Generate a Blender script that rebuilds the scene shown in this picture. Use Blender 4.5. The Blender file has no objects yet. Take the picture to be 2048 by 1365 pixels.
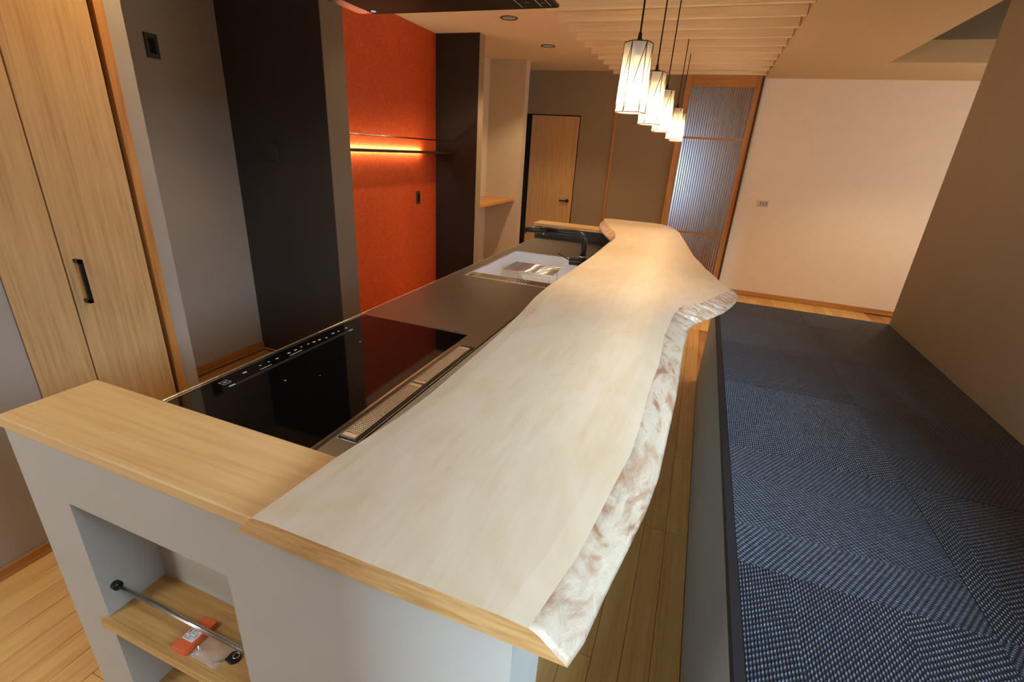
import bpy, bmesh, math, random
from mathutils import Vector, Matrix, noise

random.seed(7)
SC = bpy.context.scene
C = SC.collection

# ------------------------------------------------------------------ camera
CAMR = ((0.9310006031302037, -0.05924525510305005, 0.36017756276449364),
        (0.18615514086100324, 0.9258386816820443, -0.32889055783386884),
        (-0.3139811148814786, 0.37324621263855856, 0.8729851798563107))
CAM_Z = 1.48
cam_data = bpy.data.cameras.new('camera')
cam = bpy.data.objects.new('camera', cam_data)
C.objects.link(cam)
_ax = [Vector((r[0], r[2], -r[1])) for r in CAMR]          # image right, image down, forward
_m = Matrix.Identity(4)
for i in range(3):
    _m[i][0] = _ax[0][i]
    _m[i][1] = -_ax[1][i]
    _m[i][2] = -_ax[2][i]
_m[0][3], _m[1][3], _m[2][3] = 0.0, 0.0, CAM_Z
cam.matrix_world = _m
cam_data.sensor_width = 36.0
cam_data.lens = 952.5067 / 2048 * 36.0
cam_data.clip_start = 0.02
cam_data.clip_end = 60
SC.camera = cam

# ------------------------------------------------------------------ world, exposure, large lights
SC.view_settings.view_transform = 'Standard'
SC.view_settings.look = 'None'
SC.view_settings.exposure = 0.0
SC.view_settings.gamma = 1.0
SC.view_settings.use_curve_mapping = False
world = bpy.data.worlds.new('world')
SC.world = world
world.use_nodes = True
_bg = world.node_tree.nodes['Background']
_bg.inputs[0].default_value = (0.55, 0.75, 1.0, 1)
_bg.inputs[1].default_value = 0.6

WARM = (1.0, 0.69, 0.39)
DAY = (0.58, 0.79, 1.0)


def light(name, kind, loc, rot, energy, color, **kw):
    d = bpy.data.lights.new(name, kind)
    d.energy = energy
    d.color = color
    for k, v in kw.items():
        setattr(d, k, v)
    o = bpy.data.objects.new(name, d)
    o.location = loc
    o.rotation_euler = rot
    C.objects.link(o)
    return o


# open sky through the window in the right wall
light('sky_daylight', 'AREA', (4.3, -1.2, 3.4), (0, math.radians(62), math.radians(-14)), 820, DAY, shape='RECTANGLE', size=2.4, size_y=5.0)
# low bright strip of sky through the window of the rear wall
light('horizon_daylight', 'AREA', (2.4, -12.0, 4.75), (math.radians(74), 0, math.radians(8)), 6000, DAY, shape='RECTANGLE', size=1.8, size_y=1.0)
# added fill from behind for the half wall, through an unseen glazed door
light('rear_left_fill', 'AREA', (-2.45, -2.95, 1.25), (math.radians(90), 0, math.radians(-12)), 52, (0.95, 0.96, 0.98), shape='RECTANGLE', size=0.9, size_y=1.9)
# added fill for the cream white wall, through an unseen side-room window
light('side_room_fill', 'AREA', (3.75, 4.7, 1.35), (0, math.radians(90), 0), 38, (1.0, 0.84, 0.66), shape='RECTANGLE', size=1.3, size_y=1.6)
# daylight of the entrance hall behind the lattice sliding door
light('hall_daylight', 'AREA', (-0.42, 6.72, 1.3), (math.radians(-90), 0, math.radians(-12)), 7.5, (0.6, 0.86, 1.0),
      shape='RECTANGLE', size=0.22, size_y=0.6)

# ------------------------------------------------------------------ materials
MATS = {}


def _new(name):
    m = bpy.data.materials.new(name)
    m.use_nodes = True
    nt = m.node_tree
    b = nt.nodes['Principled BSDF']
    MATS[name] = m
    return m, nt, b


def srgb(r, g, b):
    f = lambda c: (c / 255 / 12.92) if c / 255 <= 0.04045 else ((c / 255 + 0.055) / 1.055) ** 2.4
    return (f(r), f(g), f(b), 1)


def node(nt, t, **kw):
    n = nt.nodes.new(t)
    for k, v in kw.items():
        setattr(n, k, v)
    return n


def math_n(nt, op, a, b=None, c=None):
    n = nt.nodes.new('ShaderNodeMath')
    n.operation = op
    for i, v in enumerate((a, b, c)):
        if v is None:
            continue
        if isinstance(v, (int, float)):
            n.inputs[i].default_value = v
        else:
            nt.links.new(v, n.inputs[i])
    return n.outputs[0]


def ramp(nt, fac, stops):
    n = nt.nodes.new('ShaderNodeValToRGB')
    cr = n.color_ramp
    while len(cr.elements) > 2:
        cr.elements.remove(cr.elements[-1])
    cr.elements[0].position, cr.elements[0].color = stops[0]
    cr.elements[1].position, cr.elements[1].color = stops[1]
    for p, col in stops[2:]:
        e = cr.elements.new(p)
        e.color = col
    nt.links.new(fac, n.inputs[0])
    return n.outputs[0]


def mixc(nt, fac, a, b, mode='MIX'):
    n = nt.nodes.new('ShaderNodeMix')
    n.data_type = 'RGBA'
    n.blend_type = mode
    for sock, v in ((n.inputs[0], fac), (n.inputs[6], a), (n.inputs[7], b)):
        if isinstance(v, (int, float)):
            sock.default_value = v
        elif isinstance(v, tuple):
            sock.default_value = v
        else:
            nt.links.new(v, sock)
    return n.outputs[2]


def coords(nt, scale=(1, 1, 1), kind='Object', loc=(0, 0, 0)):
    tc = nt.nodes.new('ShaderNodeTexCoord')
    mp = nt.nodes.new('ShaderNodeMapping')
    mp.inputs['Scale'].default_value = scale
    mp.inputs['Location'].default_value = loc
    nt.links.new(tc.outputs[kind], mp.inputs[0])
    return mp.outputs[0]


def noise_n(nt, vec, scale=5, detail=4, rough=0.55, dist=0.0):
    n = nt.nodes.new('ShaderNodeTexNoise')
    n.inputs['Scale'].default_value = scale
    n.inputs['Detail'].default_value = detail
    n.inputs['Roughness'].default_value = rough
    n.inputs['Distortion'].default_value = dist
    nt.links.new(vec, n.inputs['Vector'])
    return n.outputs[0]


def bump(nt, b, height, strength=0.2, dist=0.002):
    n = nt.nodes.new('ShaderNodeBump')
    n.inputs['Strength'].default_value = strength
    n.inputs['Distance'].default_value = dist
    nt.links.new(height, n.inputs['Height'])
    nt.links.new(n.outputs[0], b.inputs['Normal'])


def paint(name, col, rough=0.75, mottle=0.018, bumps=0.08):
    m, nt, b = _new(name)
    v = coords(nt)
    n = noise_n(nt, v, 9, 4)
    lo = tuple(c * (1 - mottle) for c in col[:3]) + (1,)
    hi = tuple(min(1, c * (1 + mottle)) for c in col[:3]) + (1,)
    nt.links.new(ramp(nt, n, [(0.3, lo), (0.7, hi)]), b.inputs['Base Color'])
    b.inputs['Roughness'].default_value = rough
    bump(nt, b, noise_n(nt, v, 260, 3), bumps, 0.001)
    return m


def plain(name, col, rough=0.5, metal=0.0, coat=0.0, spec=0.5):
    m, nt, b = _new(name)
    v = coords(nt)
    n = noise_n(nt, v, 40, 3)
    lo = tuple(c * 0.96 for c in col[:3]) + (1,)
    nt.links.new(ramp(nt, n, [(0.3, lo), (0.7, col)]), b.inputs['Base Color'])
    b.inputs['Roughness'].default_value = rough
    b.inputs['Metallic'].default_value = metal
    b.inputs['Coat Weight'].default_value = coat
    b.inputs['Specular IOR Level'].default_value = spec
    return m


def wood(name, c1, c2, c3, axis='Y', rough=0.45, fine=1.0, vary=0.0, coat=0.0, figure=0.35):
    """long fibres along AXIS; c1 pale, c2 mid, c3 dark pore colour"""
    m, nt, b = _new(name)
    s = {'X': (0.6, 14, 14), 'Y': (14, 0.6, 14), 'Z': (14, 14, 0.6)}[axis]
    tc = nt.nodes.new('ShaderNodeTexCoord')
    vec = tc.outputs['Object']
    if vary:
        oi = nt.nodes.new('ShaderNodeObjectInfo')
        vm = nt.nodes.new('ShaderNodeVectorMath')
        vm.operation = 'MULTIPLY_ADD'
        cmb = nt.nodes.new('ShaderNodeCombineXYZ')
        nt.links.new(oi.outputs['Random'], cmb.inputs[0])
        nt.links.new(oi.outputs['Random'], cmb.inputs[1])
        nt.links.new(oi.outputs['Random'], cmb.inputs[2])
        nt.links.new(cmb.outputs[0], vm.inputs[0])
        vm.inputs[1].default_value = (31, 17, 23)
        nt.links.new(vec, vm.inputs[2])
        vec = vm.outputs[0]
    mp = nt.nodes.new('ShaderNodeMapping')
    mp.inputs['Scale'].default_value = s
    nt.links.new(vec, mp.inputs[0])
    v = mp.outputs[0]
    broad = noise_n(nt, v, 0.55, 3, 0.5, 0.6)
    rings = math_n(nt, 'FRACT', math_n(nt, 'MULTIPLY', broad, 9.0))
    rings = math_n(nt, 'ABSOLUTE', math_n(nt, 'SUBTRACT', math_n(nt, 'MULTIPLY', rings, 2.0), 1.0))
    fib = noise_n(nt, v, 7 * fine, 5, 0.6)
    mix = math_n(nt, 'ADD', math_n(nt, 'MULTIPLY', rings, figure), math_n(nt, 'MULTIPLY', fib, 1 - figure))
    col = ramp(nt, mix, [(0.22, c3), (0.48, c2), (0.75, c1)])
    if vary:
        hsv = nt.nodes.new('ShaderNodeHueSaturation')
        nt.links.new(col, hsv.inputs['Color'])
        nt.links.new(math_n(nt, 'MULTIPLY_ADD', oi.outputs['Random'], vary, 1 - vary * 0.5), hsv.inputs['Value'])
        nt.links.new(math_n(nt, 'MULTIPLY_ADD', oi.outputs['Random'], vary * 0.1, 0.5 - vary * 0.05), hsv.inputs['Hue'])
        col = hsv.outputs[0]
    nt.links.new(col, b.inputs['Base Color'])
    b.inputs['Roughness'].default_value = rough
    b.inputs['Coat Weight'].default_value = coat
    b.inputs['Coat Roughness'].default_value = 0.25
    bump(nt, b, fib, 0.06, 0.001)
    return m


def metal(name, col, rough=0.35, axis='Y', streak=0.12):
    m, nt, b = _new(name)
    s = {'X': (1, 60, 60), 'Y': (60, 1, 60), 'Z': (60, 60, 1)}[axis]
    v = coords(nt, s)
    n = noise_n(nt, v, 6, 4)
    b.inputs['Metallic'].default_value = 1.0
    b.inputs['Base Color'].default_value = col
    nt.links.new(math_n(nt, 'MULTIPLY_ADD', n, streak, rough - streak / 2), b.inputs['Roughness'])
    return m


def emit(name, col, strength):
    m = bpy.data.materials.new(name)
    m.use_nodes = True
    nt = m.node_tree
    nt.nodes.remove(nt.nodes['Principled BSDF'])
    e = nt.nodes.new('ShaderNodeEmission')
    e.inputs[0].default_value = col
    e.inputs[1].default_value = strength
    nt.links.new(e.outputs[0], nt.nodes['Material Output'].inputs[0])
    MATS[name] = m
    return m


# paints
paint('paint_greige', srgb(172, 163, 153))
paint('paint_end_wall', srgb(178, 172, 160), 0.7)
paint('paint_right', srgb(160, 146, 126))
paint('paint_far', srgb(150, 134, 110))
paint('paint_white', srgb(240, 230, 217))
paint('paint_ceiling', srgb(226, 208, 188))
paint('paint_ceiling_right', srgb(204, 182, 144))
paint('paint_black', srgb(64, 63, 62), 0.55)
paint('paint_charcoal', srgb(25, 23, 25), 0.65)
paint('paint_riser', srgb(168, 164, 160), 0.7)
paint('paint_niche', srgb(205, 192, 172))
paint('paint_recess_shade', srgb(132, 124, 106))  # darkened to carry the shade inside the raised ceiling recess
paint('paint_taupe', srgb(112, 104, 92))
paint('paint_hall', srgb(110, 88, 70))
paint('paint_panel_dark', srgb(46, 46, 44), 0.5)

# woods
wood('wood_cap', srgb(226, 190, 130), srgb(216, 178, 118), srgb(196, 154, 96), 'X', 0.42, 1.0, 0, 0.15, 0.15)
wood('wood_door', srgb(220, 182, 128), srgb(208, 168, 114), srgb(184, 140, 88), 'Z', 0.45, 1.0, 0.0, 0.05, 0.12)
wood('wood_frame', srgb(208, 152, 84), srgb(196, 138, 72), srgb(168, 110, 54), 'Z', 0.45)
wood('wood_frame_x', srgb(208, 152, 84), srgb(196, 138, 72), srgb(168, 110, 54), 'X', 0.45)
wood('wood_base', srgb(204, 150, 88), srgb(190, 134, 72), srgb(160, 106, 54), 'Y', 0.45)
wood('wood_slat', srgb(246, 230, 200), srgb(240, 220, 184), srgb(226, 198, 152), 'X', 0.55, 0.8, 0.05, 0, 0.1)
wood('wood_plank', srgb(236, 196, 126), srgb(228, 184, 112), srgb(208, 158, 88), 'Y', 0.4, 0.8, 0.2, 0.1, 0.2)
wood('wood_dark', srgb(92, 58, 34), srgb(78, 48, 28), srgb(58, 34, 20), 'Z', 0.5)
wood('wood_shelf_x', srgb(206, 166, 104), srgb(190, 148, 86), srgb(160, 116, 60), 'X', 0.45, 1, 0, 0.05, 0.2)
wood('wood_shelf_y', srgb(218, 164, 92), srgb(204, 146, 76), srgb(176, 116, 54), 'Y', 0.45, 1, 0, 0.05, 0.2)

# plain
plain('black_satin', srgb(22, 22, 23), 0.35)
plain('black_matt', srgb(18, 17, 17), 0.7)
plain('hood_black', srgb(9, 8, 8), 0.5, 0, 0, 0.12)
plain('black_gap', srgb(6, 6, 6), 0.9)
plain('shelf_black', srgb(40, 26, 22), 0.5)
plain('sink_white', srgb(232, 234, 240), 0.3)
plain('bronze_plate', srgb(120, 74, 52), 0.25, 0.8)
plain('icon_white', srgb(190, 196, 196), 0.5)
plain('icon_grey', srgb(110, 116, 116), 0.5)
plain('band_grey', srgb(46, 45, 43), 0.25)
plain('plate_white', srgb(226, 218, 208), 0.5)
plain('plate_grey', srgb(176, 164, 150), 0.5)
plain('box_orange', srgb(226, 104, 54), 0.6)
plain('label_white', srgb(232, 230, 228), 0.6)
plain('label_ink', srgb(60, 58, 64), 0.6)
plain('rim_black', srgb(24, 23, 24), 0.6)
plain('switch_dark', srgb(34, 28, 24), 0.45)
plain('grey_plate', srgb(74, 66, 58), 0.5)
metal('steel', (0.78, 0.76, 0.72, 1), 0.28, 'Y')
metal('steel_top', (0.23, 0.215, 0.2, 1), 0.36, 'Y', 0.08)
metal('steel_grille', (0.92, 0.9, 0.86, 1), 0.42, 'Y', 0.06)
metal('steel_bright', (0.85, 0.84, 0.82, 1), 0.16, 'X', 0.06)
metal('steel_rod', (0.6, 0.6, 0.6, 1), 0.22, 'X', 0.05)

m, nt, b = _new('glass_black')
b.inputs['Base Color'].default_value = srgb(10, 10, 11)
b.inputs['Roughness'].default_value = 0.04
b.inputs['IOR'].default_value = 1.55
v = coords(nt)
nt.links.new(math_n(nt, 'MULTIPLY_ADD', noise_n(nt, v, 3, 2), 0.03, 0.03), b.inputs['Roughness'])

# orange textured wallpaper
m, nt, b = _new('wallpaper_orange')
v = coords(nt)
n1 = noise_n(nt, v, 34, 5, 0.65, 1.2)
n2 = noise_n(nt, v, 3, 2)
mr = nt.nodes.new('ShaderNodeMapRange')
mr.interpolation_type = 'SMOOTHSTEP'
mr.inputs['From Min'].default_value = 0.44
mr.inputs['From Max'].default_value = 0.62
nt.links.new(n1, mr.inputs['Value'])
f = math_n(nt, 'MULTIPLY', mr.outputs[0], 0.32)
f2 = math_n(nt, 'ADD', f, math_n(nt, 'MULTIPLY', n2, 0.4))
nt.links.new(ramp(nt, f2, [(0.1, srgb(190, 68, 20)), (0.75, srgb(210, 92, 38))]), b.inputs['Base Color'])
nt.links.new(math_n(nt, 'MULTIPLY_ADD', f, -0.3, 0.62), b.inputs['Roughness'])
bump(nt, b, n1, 0.25, 0.002)

# slab top and live edge
m, nt, b = _new('slab_top')
v = coords(nt, (5, 0.55, 5))
w1 = noise_n(nt, v, 1.6, 5, 0.55, 1.2)
w2 = noise_n(nt, coords(nt, (16, 1.2, 16)), 5, 5, 0.6, 0.4)
w3 = noise_n(nt, coords(nt, (1.6, 0.8, 1)), 4, 5, 0.6, 1.8)
rings = math_n(nt, 'ABSOLUTE', math_n(nt, 'SUBTRACT', math_n(nt, 'MULTIPLY', math_n(nt, 'FRACT', math_n(nt, 'MULTIPLY', w1, 7)), 2), 1))
mx = math_n(nt, 'ADD', math_n(nt, 'ADD', math_n(nt, 'MULTIPLY', rings, 0.1), math_n(nt, 'MULTIPLY', w2, 0.22)), math_n(nt, 'MULTIPLY', w3, 0.66))
nt.links.new(ramp(nt, mx, [(0.2, srgb(216, 188, 150)), (0.42, srgb(226, 204, 170)), (0.62, srgb(232, 214, 186)), (0.8, srgb(226, 200, 174))]), b.inputs['Base Color'])
b.inputs['Roughness'].default_value = 0.42
b.inputs['Coat Weight'].default_value = 0.05
b.inputs['Coat Roughness'].default_value = 0.3
bump(nt, b, w2, 0.04, 0.001)

m, nt, b = _new('slab_edge')
v = coords(nt, (1, 0.45, 1.6))
e1 = noise_n(nt, v, 30, 6, 0.65, 1.0)
e2 = noise_n(nt, coords(nt, (1, 0.5, 1)), 9, 4, 0.6, 2.2)
e3 = noise_n(nt, coords(nt, (1, 1, 1)), 5, 2)
c = ramp(nt, e2, [(0.3, srgb(122, 84, 58)), (0.39, srgb(168, 128, 98)), (0.46, srgb(194, 172, 146)), (0.55, srgb(202, 182, 156)), (0.64, srgb(182, 146, 114)), (0.76, srgb(148, 106, 78))])
stain = ramp(nt, math_n(nt, 'MULTIPLY', e1, e3), [(0.24, (0, 0, 0, 1)), (0.36, (1, 1, 1, 1))])
c = mixc(nt, math_n(nt, 'MULTIPLY', stain, 0.5), c, srgb(138, 98, 80))
nt.links.new(c, b.inputs['Base Color'])
b.inputs['Roughness'].default_value = 0.42
b.inputs['Coat Weight'].default_value = 0.15
bump(nt, b, e1, 0.5, 0.006)

m, nt, b = _new('slab_bark')
e1 = noise_n(nt, coords(nt, (1, 4, 0.7)), 26, 4, 0.6, 0.5)
c = ramp(nt, e1, [(0.3, srgb(136, 92, 60)), (0.48, srgb(210, 176, 140)), (0.62, srgb(226, 210, 200)), (0.78, srgb(150, 108, 112))])
nt.links.new(c, b.inputs['Base Color'])
b.inputs['Roughness'].default_value = 0.5
bump(nt, b, e1, 0.8, 0.008)

m, nt, b = _new('slab_end')
e1 = noise_n(nt, coords(nt, (3, 1, 30)), 4, 4, 0.6, 0.8)
nt.links.new(ramp(nt, e1, [(0.3, srgb(176, 128, 72)), (0.7, srgb(210, 168, 108))]), b.inputs['Base Color'])
b.inputs['Roughness'].default_value = 0.5

# woven carpet tile: chunky offset stitches
m, nt, b = _new('woven_carpet')
tc = nt.nodes.new('ShaderNodeTexCoord')
oi = nt.nodes.new('ShaderNodeObjectInfo')
sx = nt.nodes.new('ShaderNodeSeparateXYZ')
nt.links.new(tc.outputs['Object'], sx.inputs[0])
X_, Y_ = sx.outputs[0], sx.outputs[1]
PX, PY = 0.0066, 0.0124
band = math_n(nt, 'SINE', math_n(nt, 'MULTIPLY_ADD', X_, 14.0, math_n(nt, 'MULTIPLY', oi.outputs['Random'], 12.0)))
direc = math_n(nt, 'SIGN', band)
row = math_n(nt, 'FLOOR', math_n(nt, 'DIVIDE', X_, PX))
vv = math_n(nt, 'ADD', math_n(nt, 'DIVIDE', Y_, PY), math_n(nt, 'MULTIPLY', math_n(nt, 'MULTIPLY', row, direc), 0.36))
fu = math_n(nt, 'SUBTRACT', math_n(nt, 'FRACT', math_n(nt, 'DIVIDE', X_, PX)), 0.5)
fv = math_n(nt, 'SUBTRACT', math_n(nt, 'FRACT', vv), 0.5)
jit = noise_n(nt, coords(nt), 90, 2)
d = math_n(nt, 'SQRT', math_n(nt, 'ADD', math_n(nt, 'POWER', math_n(nt, 'MULTIPLY', fu, 2.1), 2.0),
                              math_n(nt, 'POWER', math_n(nt, 'MULTIPLY', fv, 1.9), 2.0)))
d = math_n(nt, 'ADD', d, math_n(nt, 'MULTIPLY_ADD', jit, 0.5, -0.25))
hgt = math_n(nt, 'MAXIMUM', math_n(nt, 'SUBTRACT', 1.0, d), 0.0)
col = ramp(nt, hgt, [(0.1, srgb(10, 11, 15)), (0.38, srgb(26, 29, 38)), (0.9, srgb(112, 118, 134))])
cell = nt.nodes.new('ShaderNodeCombineXYZ')
nt.links.new(row, cell.inputs[0])
nt.links.new(math_n(nt, 'FLOOR', vv), cell.inputs[1])
wn = nt.nodes.new('ShaderNodeTexWhiteNoise')
nt.links.new(cell.outputs[0], wn.inputs['Vector'])
hsv = nt.nodes.new('ShaderNodeHueSaturation')
nt.links.new(col, hsv.inputs['Color'])
nt.links.new(math_n(nt, 'MULTIPLY_ADD', wn.outputs['Value'], 0.7, 0.62), hsv.inputs['Value'])
nt.links.new(hsv.outputs[0], b.inputs['Base Color'])
b.inputs['Roughness'].default_value = 0.55
b.inputs['Sheen Weight'].default_value = 0.22
b.inputs['Sheen Roughness'].default_value = 0.35
b.inputs['Sheen Tint'].default_value = (0.8, 0.86, 1.0, 1)
b.inputs['Specular IOR Level'].default_value = 0.35
bump(nt, b, hgt, 0.9, 0.004)

# frosted glass of the sliding door
m = bpy.data.materials.new('frosted_glass')
m.use_nodes = True
MATS['frosted_glass'] = m
nt = m.node_tree
b = nt.nodes['Principled BSDF']
b.inputs['Base Color'].default_value = (0.6, 0.66, 0.7, 1)
b.inputs['Roughness'].default_value = 0.35
tr = nt.nodes.new('ShaderNodeBsdfTranslucent')
tr.inputs[0].default_value = (0.85, 0.93, 1.0, 1)
mx = nt.nodes.new('ShaderNodeMixShader')
mx.inputs[0].default_value = 0.8
nt.links.new(b.outputs[0], mx.inputs[1])
nt.links.new(tr.outputs[0], mx.inputs[2])
nt.links.new(mx.outputs[0], nt.nodes['Material Output'].inputs[0])

# lamp shade paper: translucent, a little of the bulb's light passes straight through
m = bpy.data.materials.new('shade_paper')
m.use_nodes = True
MATS['shade_paper'] = m
nt = m.node_tree
b = nt.nodes['Principled BSDF']
b.inputs['Base Color'].default_value = (0.85, 0.8, 0.68, 1)
b.inputs['Roughness'].default_value = 0.7
tr = nt.nodes.new('ShaderNodeBsdfTranslucent')
nz = noise_n(nt, coords(nt), 60, 3)
nt.links.new(ramp(nt, nz, [(0.3, (0.88, 0.74, 0.46, 1)), (0.7, (0.92, 0.82, 0.58, 1))]), tr.inputs[0])
tp = nt.nodes.new('ShaderNodeBsdfTransparent')
tp.inputs[0].default_value = (1.0, 0.93, 0.8, 1)
m1 = nt.nodes.new('ShaderNodeMixShader')
m1.inputs[0].default_value = 0.06
nt.links.new(b.outputs[0], m1.inputs[1])
nt.links.new(tr.outputs[0], m1.inputs[2])
m2 = nt.nodes.new('ShaderNodeMixShader')
m2.inputs[0].default_value = 0.22
nt.links.new(m1.outputs[0], m2.inputs[1])
nt.links.new(tp.outputs[0], m2.inputs[2])
nt.links.new(m2.outputs[0], nt.nodes['Material Output'].inputs[0])

# thin clear polythene
m = bpy.data.materials.new('clear_plastic')
m.use_nodes = True
MATS['clear_plastic'] = m
nt = m.node_tree
b = nt.nodes['Principled BSDF']
b.inputs['Base Color'].default_value = (0.8, 0.76, 0.74, 1)
b.inputs['Roughness'].default_value = 0.15
bump(nt, b, noise_n(nt, coords(nt), 60, 2), 0.6, 0.004)
tp = nt.nodes.new('ShaderNodeBsdfTransparent')
m1 = nt.nodes.new('ShaderNodeMixShader')
m1.inputs[0].default_value = 0.72
nt.links.new(b.outputs[0], m1.inputs[1])
nt.links.new(tp.outputs[0], m1.inputs[2])
nt.links.new(m1.outputs[0], nt.nodes['Material Output'].inputs[0])

# window glass
m = bpy.data.materials.new('window_glass')
m.use_nodes = True
MATS['window_glass'] = m
nt = m.node_tree
b = nt.nodes['Principled BSDF']
b.inputs['Base Color'].default_value = (0.9, 0.95, 1, 1)
b.inputs['Roughness'].default_value = 0.05
tp = nt.nodes.new('ShaderNodeBsdfTransparent')
m1 = nt.nodes.new('ShaderNodeMixShader')
m1.inputs[0].default_value = 0.93
nt.links.new(b.outputs[0], m1.inputs[1])
nt.links.new(tp.outputs[0], m1.inputs[2])
nt.links.new(m1.outputs[0], nt.nodes['Material Output'].inputs[0])

emit('led_warm', (1.0, 0.78, 0.42, 1), 95.0)
emit('led_cool', (0.9, 0.95, 1.0, 1), 0.5)
emit('lens_warm', (1.0, 0.72, 0.42, 1), 0.16)
emit('bulb_warm', (1.0, 0.86, 0.6, 1), 3.0)

# ------------------------------------------------------------------ helpers


class MB:
    """collects geometry in world coordinates; build() links it as ONE mesh object"""

    def __init__(self):
        self.v, self.f, self.mi = [], [], []

    def face(self, pts, mi=0):
        n = len(self.v)
        self.v += [tuple(p) for p in pts]
        self.f.append(tuple(range(n, n + len(pts))))
        self.mi.append(mi)

    def box(self, x0, x1, y0, y1, z0, z1, mi=0):
        n = len(self.v)
        self.v += [(x0, y0, z0), (x1, y0, z0), (x1, y1, z0), (x0, y1, z0), (x0, y0, z1), (x1, y0, z1), (x1, y1, z1), (x0, y1, z1)]
        for q in ((0, 3, 2, 1), (4, 5, 6, 7), (0, 1, 5, 4), (1, 2, 6, 5), (2, 3, 7, 6), (3, 0, 4, 7)):
            self.f.append(tuple(n + k for k in q))
            self.mi.append(mi)
        return self

    def tube(self, pts, r, seg=10, mi=0, caps=True):
        pts = [Vector(p) for p in pts]
        rs = r if isinstance(r, (list, tuple)) else [r] * len(pts)
        n0 = len(self.v)
        prev = None
        for i, p in enumerate(pts):
            t = (pts[min(i + 1, len(pts) - 1)] - pts[max(i - 1, 0)]).normalized()
            if prev is None:
                a = Vector((0, 0, 1)) if abs(t.z) < 0.9 else Vector((1, 0, 0))
                u = t.cross(a).normalized()
            else:
                u = (prev - t * prev.dot(t)).normalized()
            prev = u
            w = t.cross(u)
            for k in range(seg):
                an = 2 * math.pi * k / seg
                self.v.append(tuple(p + (u * math.cos(an) + w * math.sin(an)) * rs[i]))
        for i in range(len(pts) - 1):
            for k in range(seg):
                a, b_ = n0 + i * seg + k, n0 + i * seg + (k + 1) % seg
                self.f.append((a, b_, b_ + seg, a + seg))
                self.mi.append(mi)
        if caps:
            self.f.append(tuple(n0 + k for k in range(seg))[::-1])
            self.mi.append(mi)
            e = n0 + (len(pts) - 1) * seg
            self.f.append(tuple(e + k for k in range(seg)))
            self.mi.append(mi)
        return self

    def plate(self, us, vs, holes, w0, w1, fn, mi=0):
        """solid plate over a grid us x vs with rectangular HOLES (u0,u1,v0,v1); fn(u,v,w) -> xyz"""
        eps = 1e-6
        nu, nv = len(us) - 1, len(vs) - 1

        def solid(i, j):
            if not (0 <= i < nu and 0 <= j < nv):
                return False
            cu, cv = (us[i] + us[i + 1]) / 2, (vs[j] + vs[j + 1]) / 2
            return not any(h[0] - eps < cu < h[1] + eps and h[2] - eps < cv < h[3] + eps for h in holes)
        S = [[solid(i, j) for j in range(nv)] for i in range(nu)]
        g = lambda i, j: 0 <= i < nu and 0 <= j < nv and S[i][j]
        for i in range(nu):
            for j in range(nv):
                if not S[i][j]:
                    continue
                a, b_, c, d = us[i], us[i + 1], vs[j], vs[j + 1]
                self.face([fn(a, c, w1), fn(b_, c, w1), fn(b_, d, w1), fn(a, d, w1)], mi)
                self.face([fn(a, d, w0), fn(b_, d, w0), fn(b_, c, w0), fn(a, c, w0)], mi)
                if not g(i - 1, j):
                    self.face([fn(a, d, w0), fn(a, c, w0), fn(a, c, w1), fn(a, d, w1)], mi)
                if not g(i + 1, j):
                    self.face([fn(b_, c, w0), fn(b_, d, w0), fn(b_, d, w1), fn(b_, c, w1)], mi)
                if not g(i, j - 1):
                    self.face([fn(a, c, w0), fn(b_, c, w0), fn(b_, c, w1), fn(a, c, w1)], mi)
                if not g(i, j + 1):
                    self.face([fn(b_, d, w0), fn(a, d, w0), fn(a, d, w1), fn(b_, d, w1)], mi)
        return self

    def disc(self, c, r, n=24, axis='Z', mi=0, flip=False):
        pts = []
        for k in range(n):
            a = 2 * math.pi * k / n
            u, w = math.cos(a) * r, math.sin(a) * r
            pts.append({'Z': (c[0] + u, c[1] + w, c[2]), 'X': (c[0], c[1] + u, c[2] + w), 'Y': (c[0] + u, c[1], c[2] + w)}[axis])
        self.face(pts[::-1] if flip else pts, mi)

    def build(self, name, mats, parent=None, bevel=0.0, segs=2, smooth=False, origin=None, merge=True):
        """parent: object whose world origin is known in parent['_o']"""
        o_ = Vector(origin) if origin is not None else (Vector(parent.location) if parent is not None else None)
        if o_ is None:
            xs, ys, zs = zip(*self.v)
            o_ = Vector(((min(xs) + max(xs)) / 2, (min(ys) + max(ys)) / 2, min(zs)))
        if parent is not None and parent.parent is not None:
            o_ = Vector(WORLD_O[parent.name])
        me = bpy.data.meshes.new(name)
        me.from_pydata([tuple(Vector(p) - o_) for p in self.v], [], self.f)
        for mt in (mats if isinstance(mats, (list, tuple)) else [mats]):
            me.materials.append(MATS[mt])
        for p, mi in zip(me.polygons, self.mi):
            p.material_index = mi
        bm = bmesh.new()
        bm.from_mesh(me)
        if merge:
            bmesh.ops.remove_doubles(bm, verts=bm.verts, dist=1e-5)
        bmesh.ops.recalc_face_normals(bm, faces=bm.faces)
        if bevel > 0:
            ed = [e for e in bm.edges if len(e.link_faces) == 2 and e.calc_face_angle(0) > 0.6]
            bmesh.ops.bevel(bm, geom=ed, offset=bevel, segments=segs, affect='EDGES', profile=0.5)
        bm.to_mesh(me)
        bm.free()
        if smooth:
            for p in me.polygons:
                p.use_smooth = True
        ob = bpy.data.objects.new(name, me)
        C.objects.link(ob)
        if parent is None:
            ob.location = o_
        else:
            ob.parent = parent
        WORLD_O[ob.name] = o_
        return ob


WORLD_O = {}


def tag(o, label=None, cat=None, group=None, kind=None):
    if label:
        o['label'] = label
    if cat:
        o['category'] = cat
    if group:
        o['group'] = group
    if kind:
        o['kind'] = kind
    return o


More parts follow.
